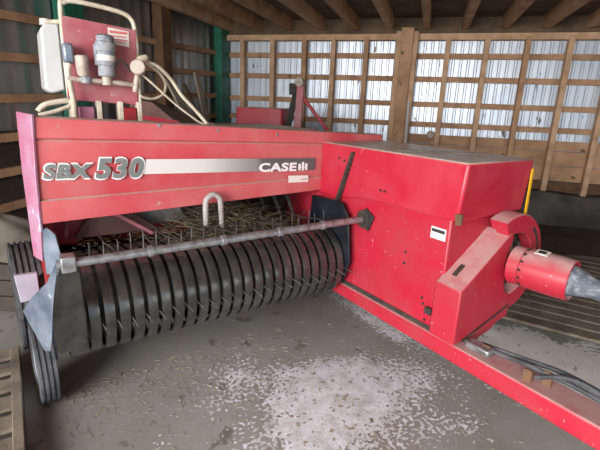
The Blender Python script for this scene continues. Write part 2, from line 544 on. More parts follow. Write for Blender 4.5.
# faded left end plate of the panel, tapering down past its lower edge
bp(MB().prism([(0.084, 2.168, 1.468), (0.032, 2.30, 1.475), (0.024, 2.30, 1.22), (0.022, 2.30, 0.80), (0.052, 2.20, 0.80), (0.062, 2.172, 0.99), (0.068, 2.168, 1.19)],
              (0.012, 0.006, 0)), 'end_plate', M['pink'], None, 0.003, label='faded pinkish end plate with sky tint in its paint')
# deck and carcass behind the panel
bp(MB().box((0.10, 2.28, 1.37), (1.66, 2.95, 1.40)), 'deck', M['red'], None, 0.004)
bp(MB().box((0.08, 2.90, 0.62), (1.66, 2.95, 1.40)), 'back_sheet', M['reddark'], None, 0.004)
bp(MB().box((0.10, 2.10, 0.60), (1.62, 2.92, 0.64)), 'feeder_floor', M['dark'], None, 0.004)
bp(MB().box((0.06, 2.32, 0.42), (0.12, 2.98, 1.40)), 'side_sheet', M['reddark'], None, 0.004)
# feeder housing seen under the panel: slanted dusty plates and a dark throat
bp(MB().prism([(0.10, 2.56, 0.76), (0.10, 2.56, 1.03), (0.45, 2.56, 1.03), (0.24, 2.54, 0.76)], (0, 0.02, 0)), 'feeder_plate', M['red'], None, 0.003, label='red plate behind the pickup')
bp(MB().prism([(0.22, 2.50, 0.80), (0.28, 2.50, 0.89), (0.40, 2.50, 0.94), (0.55, 2.50, 0.90), (0.68, 2.50, 0.80)], (0, 0.02, 0)), 'feeder_plate', M['brown'], None, 0.003)
bp(MB().prism([(0.44, 2.62, 0.80), (0.44, 2.60, 1.04), (0.92, 2.60, 1.04), (1.00, 2.62, 0.80)], (0, 0.02, 0)), 'feeder_plate', M['plate'], None, 0.003, label='dusty beige plate behind the pickup')
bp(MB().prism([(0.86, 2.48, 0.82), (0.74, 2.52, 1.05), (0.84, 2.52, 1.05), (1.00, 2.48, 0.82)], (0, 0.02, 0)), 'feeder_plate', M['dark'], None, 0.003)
bp(MB().prism([(0.98, 2.52, 0.80), (0.84, 2.55, 1.05), (1.14, 2.55, 1.05), (1.26, 2.52, 0.80)], (0, 0.02, 0)), 'feeder_plate', M['decal'], None, 0.003, label='pale dusty plate behind the hook')
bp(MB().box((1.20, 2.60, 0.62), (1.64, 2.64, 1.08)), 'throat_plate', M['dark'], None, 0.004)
bp(MB().bar((0.28, 2.5, 1.03), (0.62, 2.42, 0.80), 0.012, 0.02), 'feeder_rod', M['pinkp'], None)
bp(MB().bar((0.22, 2.5, 1.0), (0.18, 2.42, 0.84), 0.012, 0.02), 'feeder_rod', M['pinkp'], None)
for i in range(4):
    u = 1.22 + i * 0.1
    bp(MB().tube([(u, 2.45, 1.06), (u, 2.40, 0.95), (u + 0.01, 2.33, 0.84), (u, 2.28, 0.76)], [0.014, 0.014, 0.011, 0.006], 8), 'feeder_tine', M['dark'], None)

# plunger chamber: upper hood and lower body
US, UR = 1.633, 2.165
hood = MB()
lo_z = lambda v: 1.065 + (2.18 - v) * 0.002
hood.prism([(US, 1.114, 1.333), (US, 2.185, 1.333), (US, 2.185, 1.00), (US, 2.02, 1.00), (US, 1.75, 1.045), (US, 1.135, 1.062)], (UR - US, 0, 0))
hood_o = bp(hood, 'chamber_hood', M['red'], None, 0.012)
bp(MB().box((US + 0.01, 1.17, 0.40), (UR + 0.03, 2.30, 1.07)), 'chamber_body', M['redd'], None, 0.008)
bp(MB().box((US + 0.05, 2.25, 0.50), (UR - 0.02, 4.3, 0.98)), 'bale_case', M['red'], None, 0.008)
bp(MB().prism([(2.148, 1.110, 1.285), (2.166, 1.110, 1.285), (2.176, 1.110, 0.96), (2.155, 1.110, 0.96)], (0, 0.004, 0)), 'reflector_strip', M['yellow'], hood_o, label='yellow strip along the hood edge')
bp(MB().box((2.166, 1.2, 1.334), (2.168, 1.25, 1.335)), 'latch', M['steel'], hood_o)
bp(MB().bar((1.70, 1.60, 1.336), (2.10, 1.30, 1.336), 0.02, 0.006), 'hinge_strip', M['tarp'], hood_o)
bp(MB().prism([(US - 0.003, 1.150, 1.10), (US - 0.003, 1.112, 1.105), (US - 0.003, 1.112, 1.055), (US - 0.003, 1.140, 1.05)], (0.01, 0, 0)), 'corner_bracket', M['brownpost'], None)
# stickers and bolts on the side
s2 = bp(MB().box((US + 0.005, 1.19, 0.955), (US + 0.010, 1.275, 1.012)), 'side_sticker', M['stick'], None, label='small white sticker with black print')
bp(MB().box((US + 0.003, 1.195, 0.988), (US + 0.006, 1.27, 1.004)), 'sticker_print', M['ink'], s2)
for v, z in ((1.42, 0.83), (1.42, 0.77), (1.27, 0.60), (1.25, 0.52), (2.0, 1.25), (1.95, 1.24), (1.60, 1.12), (1.63, 1.12), (1.28, 0.63)):
    bp(MB().lathe([(0, 0.009), (0.006, 0.008), (0.0075, 0)], (US + 0.010 if z < 1.05 else US, v, z), (-1, 0, 0), 8), 'bolt', M['dark'], None)
bp(MB().box((US - 0.012, 1.205, 0.565), (US + 0.012, 1.245, 0.60)), 'square_bolt', M['dark'], None, 0.004)
# drawbar rail with dusty top
rail = bp(MB().prism([(US - 0.012, -0.30, 0.385), (US - 0.012, 2.25, 0.395), (US - 0.012, 2.25, 0.475), (US - 0.012, -0.30, 0.485)], (0.15, 0, 0)), 'drawbar', M['redd'], None, 0.008)
bp(MB().box((US + 0.004, 1.2, 0.472), (US + 0.010, 2.2, 0.50)), 'rail_gap', M['dark'], None)
bp(MB().box((UR - 0.1, 1.25, 0.385), (UR + 0.02, 2.3, 0.50)), 'frame_rail', M['redd'], None, 0.006)
bp(MB().box((US - 0.01, -0.42, 0.34), (US + 0.14, -0.27, 0.52)), 'hitch_clevis', M['dark'], None, 0.01)
jk = bp(MB().tube([(US + 0.07, -0.12, 0.03), (US + 0.07, -0.12, 0.60)], 0.032, 14), 'jack_stand', M['redd'], None)
bp(MB().box((US - 0.02, -0.21, 0.0), (US + 0.16, -0.03, 0.03)), 'jack_foot', M['dark'], jk, 0.004)
# bits on the drawbar
for pts in ([(1.70, 1.04, 0.49), (1.72, 0.85, 0.505), (1.70, 0.72, 0.53), (1.74, 0.55, 0.515), (1.735, 0.30, 0.50), (1.74, 0.0, 0.50)],
            [(1.735, 0.98, 0.495), (1.74, 0.80, 0.52), (1.745, 0.62, 0.545), (1.77, 0.45, 0.52), (1.755, 0.2, 0.50), (1.75, -0.1, 0.50)],
            [(1.69, 0.70, 0.50), (1.71, 0.60, 0.55), (1.745, 0.50, 0.535), (1.715, 0.36, 0.498), (1.71, 0.1, 0.498)]):
    bp(MB().tube(pts, 0.011, 8, 6), 'hydraulic_hose', M['rubber'], None)
for v, u, h in ((0.93, 1.69, 0.045), (0.72, 1.66, 0.05), (0.66, 1.70, 0.06)):
    bp(MB().bar((u, v, 0.478), (u + 0.006, v + 0.004, 0.48 + h), 0.035, 0.008, (1, 0, 0)), 'hose_clip', M['brownpost'], None)
bp(MB().box((1.66, 0.90, 0.48), (1.72, 1.02, 0.515)), 'fitting_block', M['steel'], None, 0.008)

# belt guard with sloping dusty top and slot
g = MB()
g.prism([(1.600, 1.040, 0.49), (1.600, 1.040, 0.765), (1.945, 1.040, 1.000), (1.968, 1.040, 0.97), (1.925, 1.040, 0.84), (1.960, 1.040, 0.70), (2.03, 1.040, 0.645), (2.03, 1.040, 0.535)], (0, 0.145, 0))
guard = bp(g, 'belt_guard', M['redd'], None, 0.007)
a, b_ = Vector((1.655, 1.125, 0.803)), Vector((1.715, 1.125, 0.844))
bp(MB().bar(a + Vector((-.002, 0, .003)), b_ + Vector((-.002, 0, .003)), 0.022, 0.004), 'slot', M['dark'], guard)
bp(MB().bar((1.66, 1.039, 0.50), (2.02, 1.039, 0.60), 0.003, 0.012), 'guard_seam', M['dark'], guard)
bp(MB().prism([(1.66, 1.062, 0.49), (1.66, 1.062, 0.455), (1.80, 1.062, 0.445), (1.93, 1.062, 0.470), (2.03, 1.062, 0.53), (2.09, 1.062, 0.62), (2.02, 1.062, 0.64)], (0, 0.11, 0)), 'lower_skirt', M['redd'], None, .006)
# flywheel guard ring
FC = Vector((2.005, 0.0, 0.826))
rp = [(0.256, 1.13), (0.254, 1.050), (0.248, 1.044), (0.165, 1.044), (0.160, 1.050), (0.160, 1.10), (0.20, 1.11), (0.20, 1.13)]
mb = MB()
NS = 44
for q in range(NS + 1):
    an = math.radians(-150 + 268 * q / NS)
    mb.v += [Vector((FC.x + r_ * math.cos(an), v_, FC.z + r_ * math.sin(an))) for r_, v_ in rp]
K = len(rp)
for q in range(NS):
    for w in range(K):
        mb.f.append((q * K + w, q * K + (w + 1) % K, (q + 1) * K + (w + 1) % K, (q + 1) * K + w))
mb.f += [tuple(range(K)), tuple(range(NS * K, NS * K + K))[::-1]]
ring = bp(mb, 'flywheel_guard', M['redd'])
bp(MB().lathe([(0.0, 0.06), (0.155, 0.06), (0.155, 0.09), (0.0, 0.11)], (FC.x, 1.052, FC.z), (0, 1, 0), 40), 'flywheel', M['dark'])
bp(MB().lathe([(0.0, 0.02), (0.05, 0.02), (0.058, 0.05), (0.06, 0.10)], (FC.x, 1.03, FC.z), (0, 1, 0), 24), 'hub', M['dark'])
for k_ in range(5):
    an = k_ * 1.2566 + 0.4
    bp(MB().tube([(FC.x + .05 * math.cos(an), 1.065, FC.z + .05 * math.sin(an)), (FC.x + .11 * math.cos(an), 1.075, FC.z + .11 * math.sin(an)),
                  (FC.x + .17 * math.cos(an), 1.12, FC.z + .17 * math.sin(an))], 0.012, 8), 'flywheel_spoke', M['tarp'])
sl = []
for k_ in range(13):
    an = math.radians(-18 + k_ * 6)
    sl.append(Vector((FC.x + .222 * math.cos(an), 1.042, FC.z + .222 * math.sin(an))))
for k_ in range(12, -1, -1):
    an = math.radians(-18 + k_ * 6)
    sl.append(Vector((FC.x + .206 * math.cos(an), 1.042, FC.z + .206 * math.sin(an))))
bp(MB().prism(sl, (0, .003, 0)), 'guard_slot', M['dark'], ring)
# drive shaft cone and boot
c0 = Vector((1.975, 1.03, 0.838))
ax = (Vector((2.010, 0.77, 0.838)) - c0).normalized()
cone = bp(MB().lathe([(0.0, 0.0), (0.088, 0.0), (0.094, 0.004), (0.094, 0.055), (0.088, 0.058), (0.088, 0.070), (0.096, 0.073), (0.097, 0.20), (0.094, 0.262),
                      (0.090, 0.264), (0.086, 0.25), (0.06, 0.20), (0, 0.2)], c0, ax, 40), 'shaft_guard', M['redd'])
for k_ in range(14):
    an = k_ / 14 * 2 * math.pi
    s_ = ax.orthogonal().normalized()
    q_ = ax.cross(s_)
    p_ = c0 + ax * 0.064 + (s_ * math.cos(an) + q_ * math.sin(an)) * 0.0915
    bp(MB().bar(p_ - ax * .006, p_ + ax * .006, .02, .006), 'guard_notch', M['dark'], cone)
ctr = c0 + ax * 0.20
boot_pts = [ctr, ctr + ax * 0.06, ctr + ax * 0.10 + Vector((0.003, 0, -0.004)), ctr + ax * 0.15 + Vector((.008, 0, -.012)), ctr + ax * 0.22 + Vector((.02, 0, -.03)), ctr + ax * 0.5 + Vector((.10, 0, -.09)), ctr + ax * 0.95 + Vector((.26, 0, -.17))]
bp(MB().tube(boot_pts, [0.078, 0.072, 0.058, 0.043, 0.036, 0.034, 0.034], 20), 'drive_shaft', M['boot'], None, label='dusty grey shaft cover')
_s = ax.orthogonal().normalized()
lab = c0 + ax * 0.125
dcam = (Vector((0.2, 0.0, 1.9)) - lab)
dcam = (dcam - ax * dcam.dot(ax)).normalized()
dcam = (Vector((-0.15, 0, 1)) - ax * Vector((-0.15, 0, 1)).dot(ax)).normalized()
sd = ax.cross(dcam)
pl = lab + dcam * 0.0975
stk = bp(MB().bar(pl - ax * .028, pl + ax * .028, .05, .003, dcam), 'shaft_sticker', M['stick'], cone)
bp(MB().bar(pl - ax * .016 + dcam * .002, pl + ax * .016 + dcam * .002, .028, .003, dcam), 'sticker_print', M['ink'], cone)

# perforated strap and pipe bracket on the hood side
strap = bp(MB().bar((US - 0.008, 1.865, 1.300), (US - 0.03, 1.965, 0.985), 0.012, 0.036, (1, 0, 0)), 'adjusting_strap', M['dark'], None, 0.003)
for k_ in range(9):
    p_ = Vector((US - 0.008, 1.865, 1.300)).lerp(Vector((US - 0.03, 1.965, 0.985)), (k_ + 0.7) / 10)
    bp(MB().lathe([(0, .001), (0.007, .001), (0.007, -0.004)], p_ + Vector((-.0185 + .012, 0, 0)), (-1, 0, 0), 8), 'strap_hole', M['steel'], strap)
bp(MB().lathe([(0, .035), (.03, .033), (.034, .02), (.055, .018), (.058, 0)], (US - .002, 1.735, .935), (-1, 0, 0), 8), 'pipe_bracket', M['dark'], None)
bp(MB().prism([(US - .012, 1.66, .96), (US - .012, 1.73, 1.0), (US - .012, 1.79, .93), (US - .012, 1.70, .87)], (.014, 0, 0)), 'bracket_plate', M['dark'], None, .003)
bp(MB().lathe([(0, .05), (.018, .048), (.02, 0)], (US - .01, 1.735, .935), (-1, 0, 0), 8), 'bolt', M['steel'])

# ---- pickup
PC, PR = Vector((0, 2.03, 0.615)), 0.212
U0, PITCHB, NB, BW = 0.185, 0.0610, 23, 0.0415


def band(u0, u1, r, crown=0.0008):
    path = [(2.30, PC.z + r * 0.86 + 0.0), (2.16, PC.z + r * 0.97)]
    for k_ in range(19):
        a_ = math.radians(88 + k_ * 10)
        path.append((PC.y + r * math.cos(a_), PC.z + r * math.sin(a_)))
    path += [(2.14, PC.z - r * 0.96), (2.27, PC.z - r * 0.80)]
    mbb = MB()
    cross = [(0, 0.0), (0.18, crown), (0.5, crown * 1.3), (0.82, crown), (1, 0.0)]
    mm_ = len(cross)
    nn = len(path)
    outer, inner = [], []
    for i, (v, z) in enumerate(path):
        a0, a1 = path[max(i - 1, 0)], path[min(i + 1, nn - 1)]
        t = Vector((0, a1[0] - a0[0], a1[1] - a0[1])).normalized()
        nrm = Vector((0, t.z, -t.y))
        if nrm.dot(Vector((0, v - 2.2, z - PC.z))) < 0:
            nrm = -nrm
        for s, h in cross:
            p = Vector((u0 + (u1 - u0) * s, v, z))
            outer.append(p + nrm * h)
            inner.append(p - nrm * (0.012 if s in (0, 1) else 0.002))
    mbb.v = outer + inner
    off = len(outer)
    for i in range(nn - 1):
        for j in range(mm_ - 1):
            a_ = i * mm_ + j
            mbb.f.append((a_, a_ + 1, a_ + mm_ + 1, a_ + mm_))
            mbb.f.append((off + a_, off + a_ + mm_, off + a_ + mm_ + 1, off + a_ + 1))
        for j in (0, mm_ - 1):
            a_ = i * mm_ + j
            mbb.f.append((a_, a_ + mm_, off + a_ + mm_, off + a_))
    for i in (0, nn - 1):
        for j in range(mm_ - 1):
            a_ = i * mm_ + j
            mbb.f.append((a_, off + a_, off + a_ + 1, a_ + 1))
    return mbb


for i in range(NB):
    u = U0 + i * PITCHB
    bp(band(u, u + BW, PR), 'stripper_band', M['black'])
bp(band(0.105, U0 - 0.012, PR + 0.006, 0.001), 'end_cover', M['black'])
bp(MB().lathe([(0.0, 0), (0.135, 0), (0.135, 1.46), (0, 1.46)], (0.11, PC.y + .02, PC.z), (1, 0, 0), 20), 'tine_drum', M['dark'])
for i in range(NB):
    u = U0 + i * PITCHB + BW + 0.007
    for a_, ln in ((181 + rnd.uniform(-2, 2), 0.262), (84 + rnd.uniform(-4, 4), 0.292 + rnd.uniform(-.02, .02))):
        if i % 1 == 0:
            ar = math.radians(a_)
            d_ = Vector((0, math.cos(ar), math.sin(ar)))
            dn = Vector((0, math.cos(ar + .5), math.sin(ar + .5)))
            c_ = Vector((u, PC.y, PC.z))
            bp(MB().tube([c_ + d_ * .12, c_ + d_ * .21, c_ + d_ * ln * 0.93 + dn * .008 + Vector((.004, 0, 0)), c_ + d_ * ln + dn * (.022 if a_ > 150 else .010) + Vector((.008 if a_ > 150 else .002, 0, 0))], 0.0026, 6), 'tine', M['rod'])
# wind guard pipe, its rods and end clamps
pipe = bp(MB().tube([(0.085, 1.735, 0.935), (US - 0.02, 1.735, 0.935)], 0.0185, 14), 'guard_pipe', M['steel'])
bp(MB().box((0.098, 1.71, 0.905), (0.150, 1.77, 0.968)), 'pipe_clamp', M['steel'], pipe, .005)
for u in (0.42, 0.75, 1.05, 1.32):
    bp(MB().lathe([(0.024, 0), (0.024, 0.02), (.018, .021), (.018, -.001)], (u, 1.735, .935), (1, 0, 0), 14, True), 'pipe_collar', M['steel'], pipe)
for i in range(5):
    u = 0.30 + i * 0.27
    bp(MB().tube([(u, 1.735, 0.945), (u + 0.0, 1.86, 0.935), (u, 2.02, 0.905), (u, 2.20, 0.90)], 0.0045, 6), 'guard_rod', M['dark'])
# hook shaped loop above the pipe
bp(MB().tube([(0.828, 2.12, 0.90), (0.828, 2.12, 1.02), (0.842, 2.12, 1.052), (0.872, 2.12, 1.066), (0.902, 2.12, 1.050), (0.914, 2.12, 1.015), (0.916, 2.11, 0.86)], 0.0155, 12, 4), 'lift_hook', M['plate'], None, label='pale grey bent lift hook')
# end shields
fl_ = MB()
fl_.prism([(0.100, 1.735, 0.955), (0.118, 1.735, 0.93), (0.135, 1.77, 0.62), (0.115, 1.80, 0.50), (0.06, 1.80, 0.50), (0.055, 1.77, 0.62), (0.070, 1.75, 0.80)], (0.0, 0.012, 0))
bp(MB().prism([(0.098, 1.730, 0.960), (0.160, 1.742, 0.915), (0.168, 1.80, 0.55), (0.150, 1.845, 0.50), (0.060, 1.82, 0.515), (0.045, 1.78, 0.62), (0.060, 1.74, 0.80)], (0.004, 0.012, 0.002)),
   'end_shield', M['black'], None, 0.003)
bp(MB().prism([(0.094, 1.732, 0.955), (0.060, 1.735, 0.80), (0.040, 1.775, 0.615), (0.028, 1.79, 0.555), (0.012, 1.82, 0.545), (-0.030, 1.90, 0.655), (-0.042, 1.90, 0.70), (-0.005, 1.84, 0.775), (0.052, 1.76, 0.86)],
              (-0.004, 0.010, 0.003)), 'flared_shield', M['worn'], None, 0.003, label='worn shiny bluish flared shield')
bp(MB().prism([(0.066, 2.02, 1.000), (0.078, 1.99, 1.015), (0.108, 1.98, 0.985), (0.118, 1.97, 0.90), (0.108, 1.97, 0.80), (0.056, 2.02, 0.80), (0.058, 2.03, 0.92)], (0.003, 0.02, 0)), 'pickup_fin', M['worn'], None, .004)
bp(MB().prism([(1.585, 2.20, 0.99), (1.585, 2.02, 1.00), (1.585, 1.90, 1.005), (1.585, 1.83, 0.93), (1.585, 1.79, 0.66), (1.585, 1.83, 0.54), (1.585, 1.92, 0.45), (1.585, 2.25, 0.42)],
              (0.012, 0, 0)), 'end_shield', M['navy'], None, .004, label='dark navy right hand end shield')


# ---- wheels
def tyre(cx, cv, r, w, yaw=0.0, name='wheel', m_r=M['rim'], ribs=4, parent=None):
    a_ = Vector((math.cos(yaw), math.sin(yaw), 0))
    c_ = Vector((cx, cv, r))
    pr_ = [(r * 0.62, -w * .38), (r * 0.78, -w * .5), (r * 0.92, -w * .48)]
    st_ = w * 0.9 / (ribs * 2 - 1)
    for q in range(ribs):
        s0 = -w * .45 + q * 2 * st_
        pr_ += [(r, s0), (r, s0 + st_)]
        if q < ribs - 1:
            pr_ += [(r * .965, s0 + st_ * 1.15), (r * .965, s0 + st_ * 1.85)]
    pr_ += [(r * 0.92, w * .48), (r * 0.78, w * .5), (r * 0.62, w * .38)]
    rim = bp(MB().lathe([(0.0, -w * .2), (r * .22, -w * .24), (r * .26, -w * .12), (r * .5, -w * .12), (r * .58, -w * .36), (r * .64, -w * .40), (r * .64, w * .40), (r * .58, w * .36),
                         (r * .5, w * .12), (0, w * .12)], c_, a_, 32), name, m_r, parent)
    bp(MB().lathe(pr_, c_, a_, 40, True), 'tyre', M['rubber'], rim)
    return rim


tyre(0.002, 2.33, 0.205, 0.088, math.radians(3.5), 'gauge_wheel', ribs=4)
bp(MB().bar((0.04, 2.34, 0.205), (0.06, 2.30, 0.62), 0.035, 0.05), 'gauge_wheel_arm', M['worn'])
bp(MB().tube([(-0.006, 2.33, 0.205), (0.05, 2.352, 0.205)], .018, 10), 'gauge_wheel_axle', M['dark'])
tyre(-0.025, 2.98, 0.335, 0.155, math.radians(3), 'road_wheel', M['rim'], 5)
tyre(2.42, 2.98, 0.335, 0.155, 0, 'road_wheel', M['rim'], 5)
bp(MB().tube([(-0.03, 2.98, 0.335), (2.42, 2.98, 0.335)], 0.04, 12), 'axle', M['dark'])
bp(MB().box((0.2, 2.88, 0.335), (0.3, 3.02, 0.64)), 'axle_bracket', M['dark'])
bp(MB().box((1.7, 2.88, 0.335), (1.8, 3.02, 0.60)), 'axle_bracket', M['dark'])
bp(MB().prism([(-0.073, 2.50, 0.640), (0.030, 2.50, 0.640), (0.030, 2.52, 0.482), (-0.062, 2.52, 0.478)], (0.0, 0.03, 0)), 'wheel_plate', M['lilac'], None, .004, label='pale lilac square plate before the wheel')
bp(MB().bar((0.03, 2.54, 0.56), (0.10, 2.60, 0.60), 0.03, 0.05), 'wheel_plate_arm', M['dark'])

# ------------------------------------------------------------------ preservative applicator standing on the baler
AO = Vector((0.43, 2.45, 1.40))
ap = thing('spray_applicator', 'faded red panel with white tank, pump and cream tube hoop on top of the baler', 'sprayer',
           b2w(AO.x, AO.y, AO.z), BALER_YAW)


def apb(mb, name, m, parent=None, bevel=0.0, label=None):
    return mb.build(name, m, parent or ap, bevel, org=AO, label=label)


apb(MB().prism([(0.272, 2.49, 1.918), (0.612, 2.49, 1.893), (0.600, 2.49, 1.515), (0.262, 2.49, 1.53)], (0, 0.006, 0)), 'back_plate', M['pinkp'], None, .002)
sk = apb(MB().prism([(0.475, 2.486, 1.890), (0.575, 2.486, 1.880), (0.573, 2.486, 1.805), (0.474, 2.486, 1.814)], (0, .003, 0)), 'label_sticker', M['stick'])
for z0, h, u0, u1 in ((1.864, .012, .482, .566), (1.832, .006, .480, .566), (1.822, .004, .480, .56), (1.849, .005, .480, .56)):
    apb(MB().box((u0, 2.483, z0), (u1, 2.487, z0 + h)), 'label_print', M['redink'], sk)
apb(MB().tube([(0.272, 2.505, 1.44), (0.272, 2.505, 1.93), (0.290, 2.505, 1.978), (0.335, 2.505, 1.990), (0.44, 2.505, 1.984), (0.545, 2.505, 1.970), (0.595, 2.505, 1.945), (0.612, 2.505, 1.88),
               (0.615, 2.505, 1.70), (0.612, 2.505, 1.44)], 0.0115, 12, 5), 'hoop_frame', M['cream'])
apb(MB().tube([(0.20, 2.62, 1.84), (0.215, 2.60, 1.885), (0.25, 2.56, 1.895), (0.272, 2.505, 1.89)], .011, 10, 4), 'hoop_brace', M['cream'])
# tank: rounded box
tk = MB().prism([(0.180, 2.53, 1.855), (0.205, 2.53, 1.885), (0.262, 2.53, 1.885), (0.262, 2.53, 1.575), (0.20, 2.53, 1.558), (0.172, 2.53, 1.58)], (0.0, 0.26, 0))
tank = apb(tk, 'tank', M['white'], None, 0.010)
apb(MB().lathe([(0, .03), (.03, .03), (.032, 0)], (.22, 2.66, 1.885), (0, 0, 1), 16), 'tank_cap', M['white'], tank)
# pump
pmp = apb(MB().lathe([(0, 0), (.036, 0), (.040, .004), (.040, .05), (.044, .055), (.044, .115), (.048, .118), (.048, .160), (.042, .165), (.042, .188), (.026, .198), (0, .198)], (.440, 2.42, 1.648), (0.03, 0, 1), 24), 'pump', M['pump'])
apb(MB().lathe([(.0454, 0), (.0454, .026)], (.4425, 2.42, 1.722), (0.03, 0, 1), 24), 'pump_band', M['stick'], pmp)
apb(MB().box((.392, 2.41, 1.70), (.412, 2.45, 1.80)), 'pump_bracket', M['pump'], pmp, .004)
apb(MB().lathe([(0, 0), (.022, 0), (.028, .01), (.030, .09), (.024, .095), (0, .095)], (.335, 2.42, 1.645), (-0.05, 0, 1), 20), 'filter', M['pumpl'])
apb(MB().lathe([(0, 0), (.026, 0), (.026, .03), (0, .03)], (.345, 2.42, 1.612), (0, 0, 1), 18), 'valve', M['pump'])
apb(MB().tube([(.262, 2.42, 1.632), (.34, 2.42, 1.625), (.44, 2.42, 1.625), (.56, 2.42, 1.618), (.59, 2.43, 1.60)], .0125, 10), 'manifold', M['pumpl'])
apb(MB().lathe([(0, 0), (.024, 0), (.024, .04), (0, .04)], (.440, 2.42, 1.608), (0, 0, 1), 18), 'valve', M['pumpl'])
apb(MB().box((.255, 2.41, 1.70), (.30, 2.47, 1.79)), 'switch_box', M['worn'], None, .01)
apb(MB().tube([(.275, 2.43, 1.70), (.268, 2.43, 1.66), (.272, 2.42, 1.60), (.280, 2.43, 1.53), (.278, 2.43, 1.45)], .014, 10), 'drain_hose', M['cream'])
ga = Vector((.592, 2.40, 1.70))
gauge = apb(MB().lathe([(0, .03), (.034, .03), (.038, .024), (.038, 0), (.03, -.01), (0, -.01)], ga, (-.35, -.85, .15), 24), 'pressure_gauge', M['pumpl'])
apb(MB().lathe([(0, 0), (.030, 0)], ga + Vector((-.35, -.85, .15)).normalized() * .0312, (-.35, -.85, .15), 20), 'gauge_face', M['pumpl'], gauge)
apb(MB().tube([(.592, 2.42, 1.68), (.580, 2.42, 1.63), (.572, 2.42, 1.58)], .014, 10), 'gauge_stem', M['pumpl'])
apb(MB().lathe([(0, 0), (.02, 0), (.022, .02), (.014, .05), (0, .055)], (.60, 2.42, 1.735), (.8, .1, .45), 14), 'valve_handle', M['cream'])
apb(MB().tube([(.445, 2.42, 1.62), (.50, 2.40, 1.73), (.55, 2.40, 1.68)], .006, 8, 5), 'cable', M['dark'])
hoses = [([(.615, 2.43, 1.745), (.66, 2.45, 1.735), (.71, 2.45, 1.715), (.775, 2.45, 1.655), (.83, 2.45, 1.575), (.90, 2.44, 1.50), (.965, 2.40, 1.415)], .010),
         ([(.615, 2.43, 1.74), (.68, 2.47, 1.715), (.735, 2.49, 1.675), (.758, 2.50, 1.625), (.735, 2.49, 1.575), (.67, 2.47, 1.55), (.605, 2.45, 1.562)], .008),
         ([(.59, 2.42, 1.69), (.66, 2.42, 1.632), (.76, 2.42, 1.545), (.86, 2.42, 1.47), (.94, 2.40, 1.42), (1.06, 2.36, 1.405)], .006)]
for pts, r_ in hoses:
    apb(MB().tube(pts, r_, 8, 6), 'hose', M['cream'])
apb(MB().box((.955, 2.36, 1.40), (.995, 2.42, 1.43)), 'hose_clamp', M['tarp'], None, .004)
# legs and arm of the frame
for u, v in ((.275, 2.47), (.60, 2.47), (.40, 2.47), (.505, 2.47)):
    apb(MB().box((u - .012, v - .012, 1.40), (u + .012, v + .05, 1.53)), 'foot', M['cream'], None, .003)
apb(MB().tube([(.125, 2.46, 1.472), (.16, 2.46, 1.505), (.25, 2.47, 1.525), (.275, 2.48, 1.52)], .0135, 10, 4), 'frame_arm', M['cream'])
apb(MB().tube([(.125, 2.44, 1.455), (.20, 2.45, 1.475), (.262, 2.46, 1.50)], .010, 10, 4), 'frame_arm', M['cream'])
apb(MB().box((.30, 2.46, 1.40), (.375, 2.54, 1.50)), 'mount_block', M['pink'], None, .006)
apb(MB().box((.50, 2.46, 1.40), (.585, 2.54, 1.50)), 'mount_block', M['reddark'], None, .006)

# ------------------------------------------------------------------ machines behind the baler
im = thing('mounted_implement', 'bright red implement with upright hitch mast standing against the back wall', 'implement', (-1.7, 5.05, 0))


def imb(mb, name, m, bevel=0.0, parent=None):
    return mb.build(name, m, parent or im, bevel, org=(-1.7, 5.05, 0))


imb(MB().box((-2.30, 4.95, 1.0), (-1.70, 5.35, 1.50)), 'body_box', M['red'], .02)
imb(MB().box((-2.28, 4.98, 0.62), (-0.9, 5.12, 0.76)), 'toolbar', M['red'], .008)
imb(MB().box((-2.2, 5.0, .70), (-2.1, 5.2, 1.05)), 'strut', M['red'])
imb(MB().bar((-1.53, 4.98, 0.70), (-1.495, 5.0, 1.78), 0.085, 0.03, (0, 1, 0)), 'mast_bar', M['pinkp'], .004)
imb(MB().bar((-1.80, 5.12, 0.70), (-1.565, 5.06, 1.70), 0.07, 0.03, (0, 1, 0)), 'mast_bar', M['dark'], .004)
imb(MB().tube([(-1.49, 5.02, 1.66), (-1.14, 5.05, 1.25), (-0.95, 5.06, 0.72)], .022, 10), 'brace', M['red'])
imb(MB().lathe([(0, -.05), (.045, -.05), (.05, -.03), (.05, .05), (0, .06)], (-1.50, 4.99, 1.80), (0, -1, 0), 16), 'top_link_pin', M['pumpl'])
imb(MB().box((-1.64, 5.0, 1.66), (-1.55, 5.10, 1.79)), 'top_link_bracket', M['dark'], .01)
imb(MB().box((-1.86, 5.02, 1.18), (-1.66, 5.12, 1.30)), 'gearbox', M['dark'], .02)
for xx in (-2.18, -1.0):
    imb(MB().box((xx - .04, 5.0, 0), (xx + .04, 5.1, .64)), 'stand', M['red'], .004)
    imb(MB().box((xx - .1, 4.8, 0), (xx + .1, 5.3, .03)), 'stand_foot', M['dark'], .004)

ho = thing('feed_hopper', 'dull brown sloping hopper with red edge behind the hoses, by the left wall', 'hopper', (-2.75, 4.3, 0))


def hob(mb, name, m, bevel=0.0):
    return mb.build(name, m, ho, bevel, org=(-2.75, 4.3, 0))


